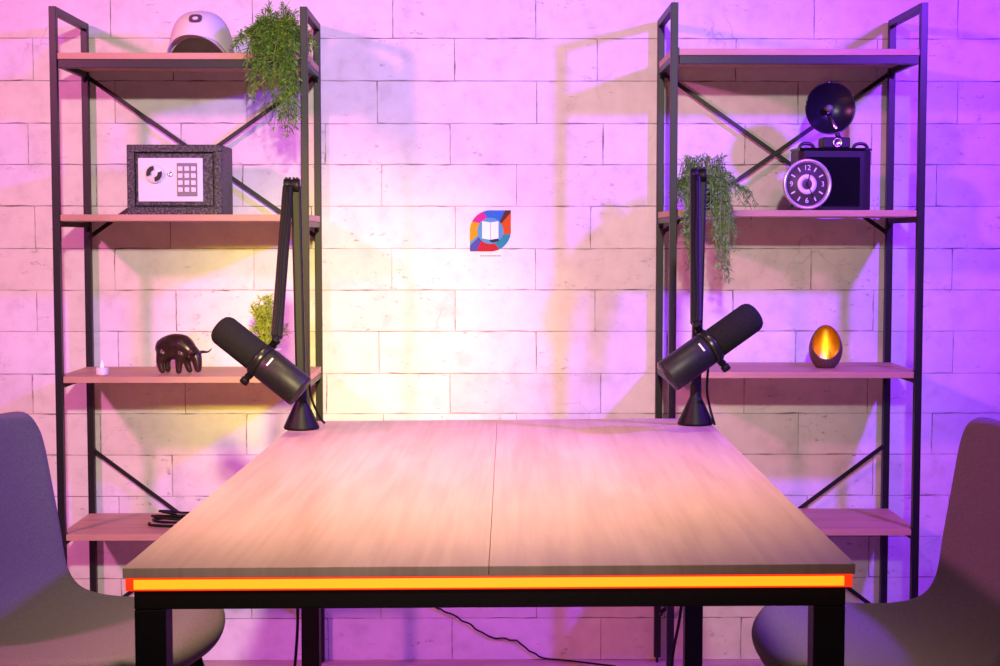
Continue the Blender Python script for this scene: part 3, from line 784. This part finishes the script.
plate([(-.004, -.0232), (.0205, -.0196), (.0225, -.0265), (.004, -.0305)], 10, -.0017, .0005)
for k in range(9): plate([(-.026+k*.006, -.0655), (-.0215+k*.006, -.0655), (-.0215+k*.006, -.0625), (-.026+k*.006, -.0625)], 11, .0003, .0009)
obj('print', bm, mats, dc)

# ------------------------------------------------------------------ loose cables below the table
bm = B()
pts = bez([(-.128, 3.929, .137), (-.100, 3.929, .126), (-.071, 3.929, .110), (-.03, 3.929, .085), (.006, 3.929, .063), (.045, 3.929, .057), (.077, 3.929, .051), (.112, 3.929, .024), (.145, 3.927, .007), (.19, 3.92, .004), (.232, 3.905, .0035), (.33, 3.93-.07, .0035)], 6)
pts = [(p[0]+.002*math.sin(i*1.3), min(p[1], 3.9305), p[2]+.0016*math.sin(i*.9)) if p[2] > .012 else p for i, p in enumerate(pts)]
tube(bm, [(-.24, 3.928, .24), (-.18, 3.9285, .165)]+list(pts), .0022, 8)
tag(obj('wall_cable', bm, M_RUB), 'thin black cable running down the brick wall behind the table', 'cable')
bm = B(); tube(bm, bez([(-.372, 2.955, .60), (-.374, 2.985, .40), (-.378, 3.0, .30), (-.395, 3.02, .16), (-.42, 3.03, .05), (-.44, 3.05, .003), (-.47, 3.12, .003)], 8), .0030, 8)
tag(obj('hanging_cable', bm, M_RUB), 'black cable hanging beside the rear left table leg', 'cable')
bm = B(); tube(bm, bez([(.388, 2.97, .60), (.386, 3.0, .38), (.376, 3.05, .26), (.366, 3.08, .12), (.358, 3.10, .02), (.35, 3.13, .003), (.31, 3.2, .003)], 8), .0030, 8)
tag(obj('hanging_cable', bm, M_RUB), 'black cable hanging beside the rear right table leg', 'cable')

# ------------------------------------------------------------------ lights
def lamp(name, kind, loc, aim, col, power, size, **kw):
    l = bpy.data.lights.new(name, kind); l.color = col; l.energy = power
    if kind == 'AREA': l.shape = 'DISK'; l.size = size
    else: l.shadow_soft_size = size
    for k, v in kw.items(): setattr(l, k, v)
    o = bpy.data.objects.new(name, l); COL.objects.link(o); o.location = loc
    o.rotation_euler = (Vector(aim)-Vector(loc)).to_track_quat('-Z', 'Y').to_euler()
    return o
lamp('white_spotlight', 'SPOT', (.10, -.6, 2.1), (-.26, 3.9, .98), (1, .85, .74), 480, .06, spot_size=math.radians(41), spot_blend=1.0)
lamp('yellow_spotlight', 'SPOT', (.16, -.7, 2.0), (-.31, 3.93, .80), (1, .76, .02), 880, .08, spot_size=math.radians(14.5), spot_blend=1.0)
lamp('pink_lamp', 'SPOT', (-1.95, 1.60, 2.05), (-.75, 3.9, 1.08), (1, .19, .56), 205, .09, spot_size=math.radians(112), spot_blend=.5)
lamp('violet_lamp', 'SPOT', (1.43, 2.41, 1.88), (.2, 3.9, 1.0), (.245, .03, 1), 230, .05, spot_size=math.radians(130), spot_blend=.7)
lamp('amber_uplight', 'SPOT', (-.22, 3.60, .64), (-.38, 3.93, .90), (1, .36, .02), 2.4, .05, spot_size=math.radians(140), spot_blend=1.0)
lamp('table_downlight', 'SPOT', (-.05, 1.9, 2.7), (-.07, 2.28, 0), (1, .66, .36), 285, .25, spot_size=math.radians(42), spot_blend=.8)
lamp('front_fill', 'AREA', (-.1, -.6, 1.0), (-.1, 2, .75), (1, .65, .58), 4.5, .6)
lamp('candle_glow', 'POINT', (.829, 3.732, .822), (0, 0, 0), (1, .74, .2), .018, .006)

w = bpy.data.worlds.new('studio'); SC.world = w; w.use_nodes = True
w.node_tree.nodes['Background'].inputs[0].default_value = (.7, .3, .95, 1)
w.node_tree.nodes['Background'].inputs[1].default_value = .035

# ------------------------------------------------------------------ camera
cd_ = bpy.data.cameras.new('camera'); cam = bpy.data.objects.new('camera', cd_); COL.objects.link(cam)
cd_.sensor_width = 36; cd_.lens = 1531.96*36/1000; cd_.clip_start = .05
cam.location = (0, 0, 1.10)
cam.rotation_euler = (math.radians(90-3.57435), 0, math.radians(-.48316))
SC.camera = cam
vs = SC.view_settings
vs.view_transform = 'Standard'; vs.look = 'None'; vs.exposure = 0.0; vs.gamma = 1.0; vs.use_curve_mapping = False
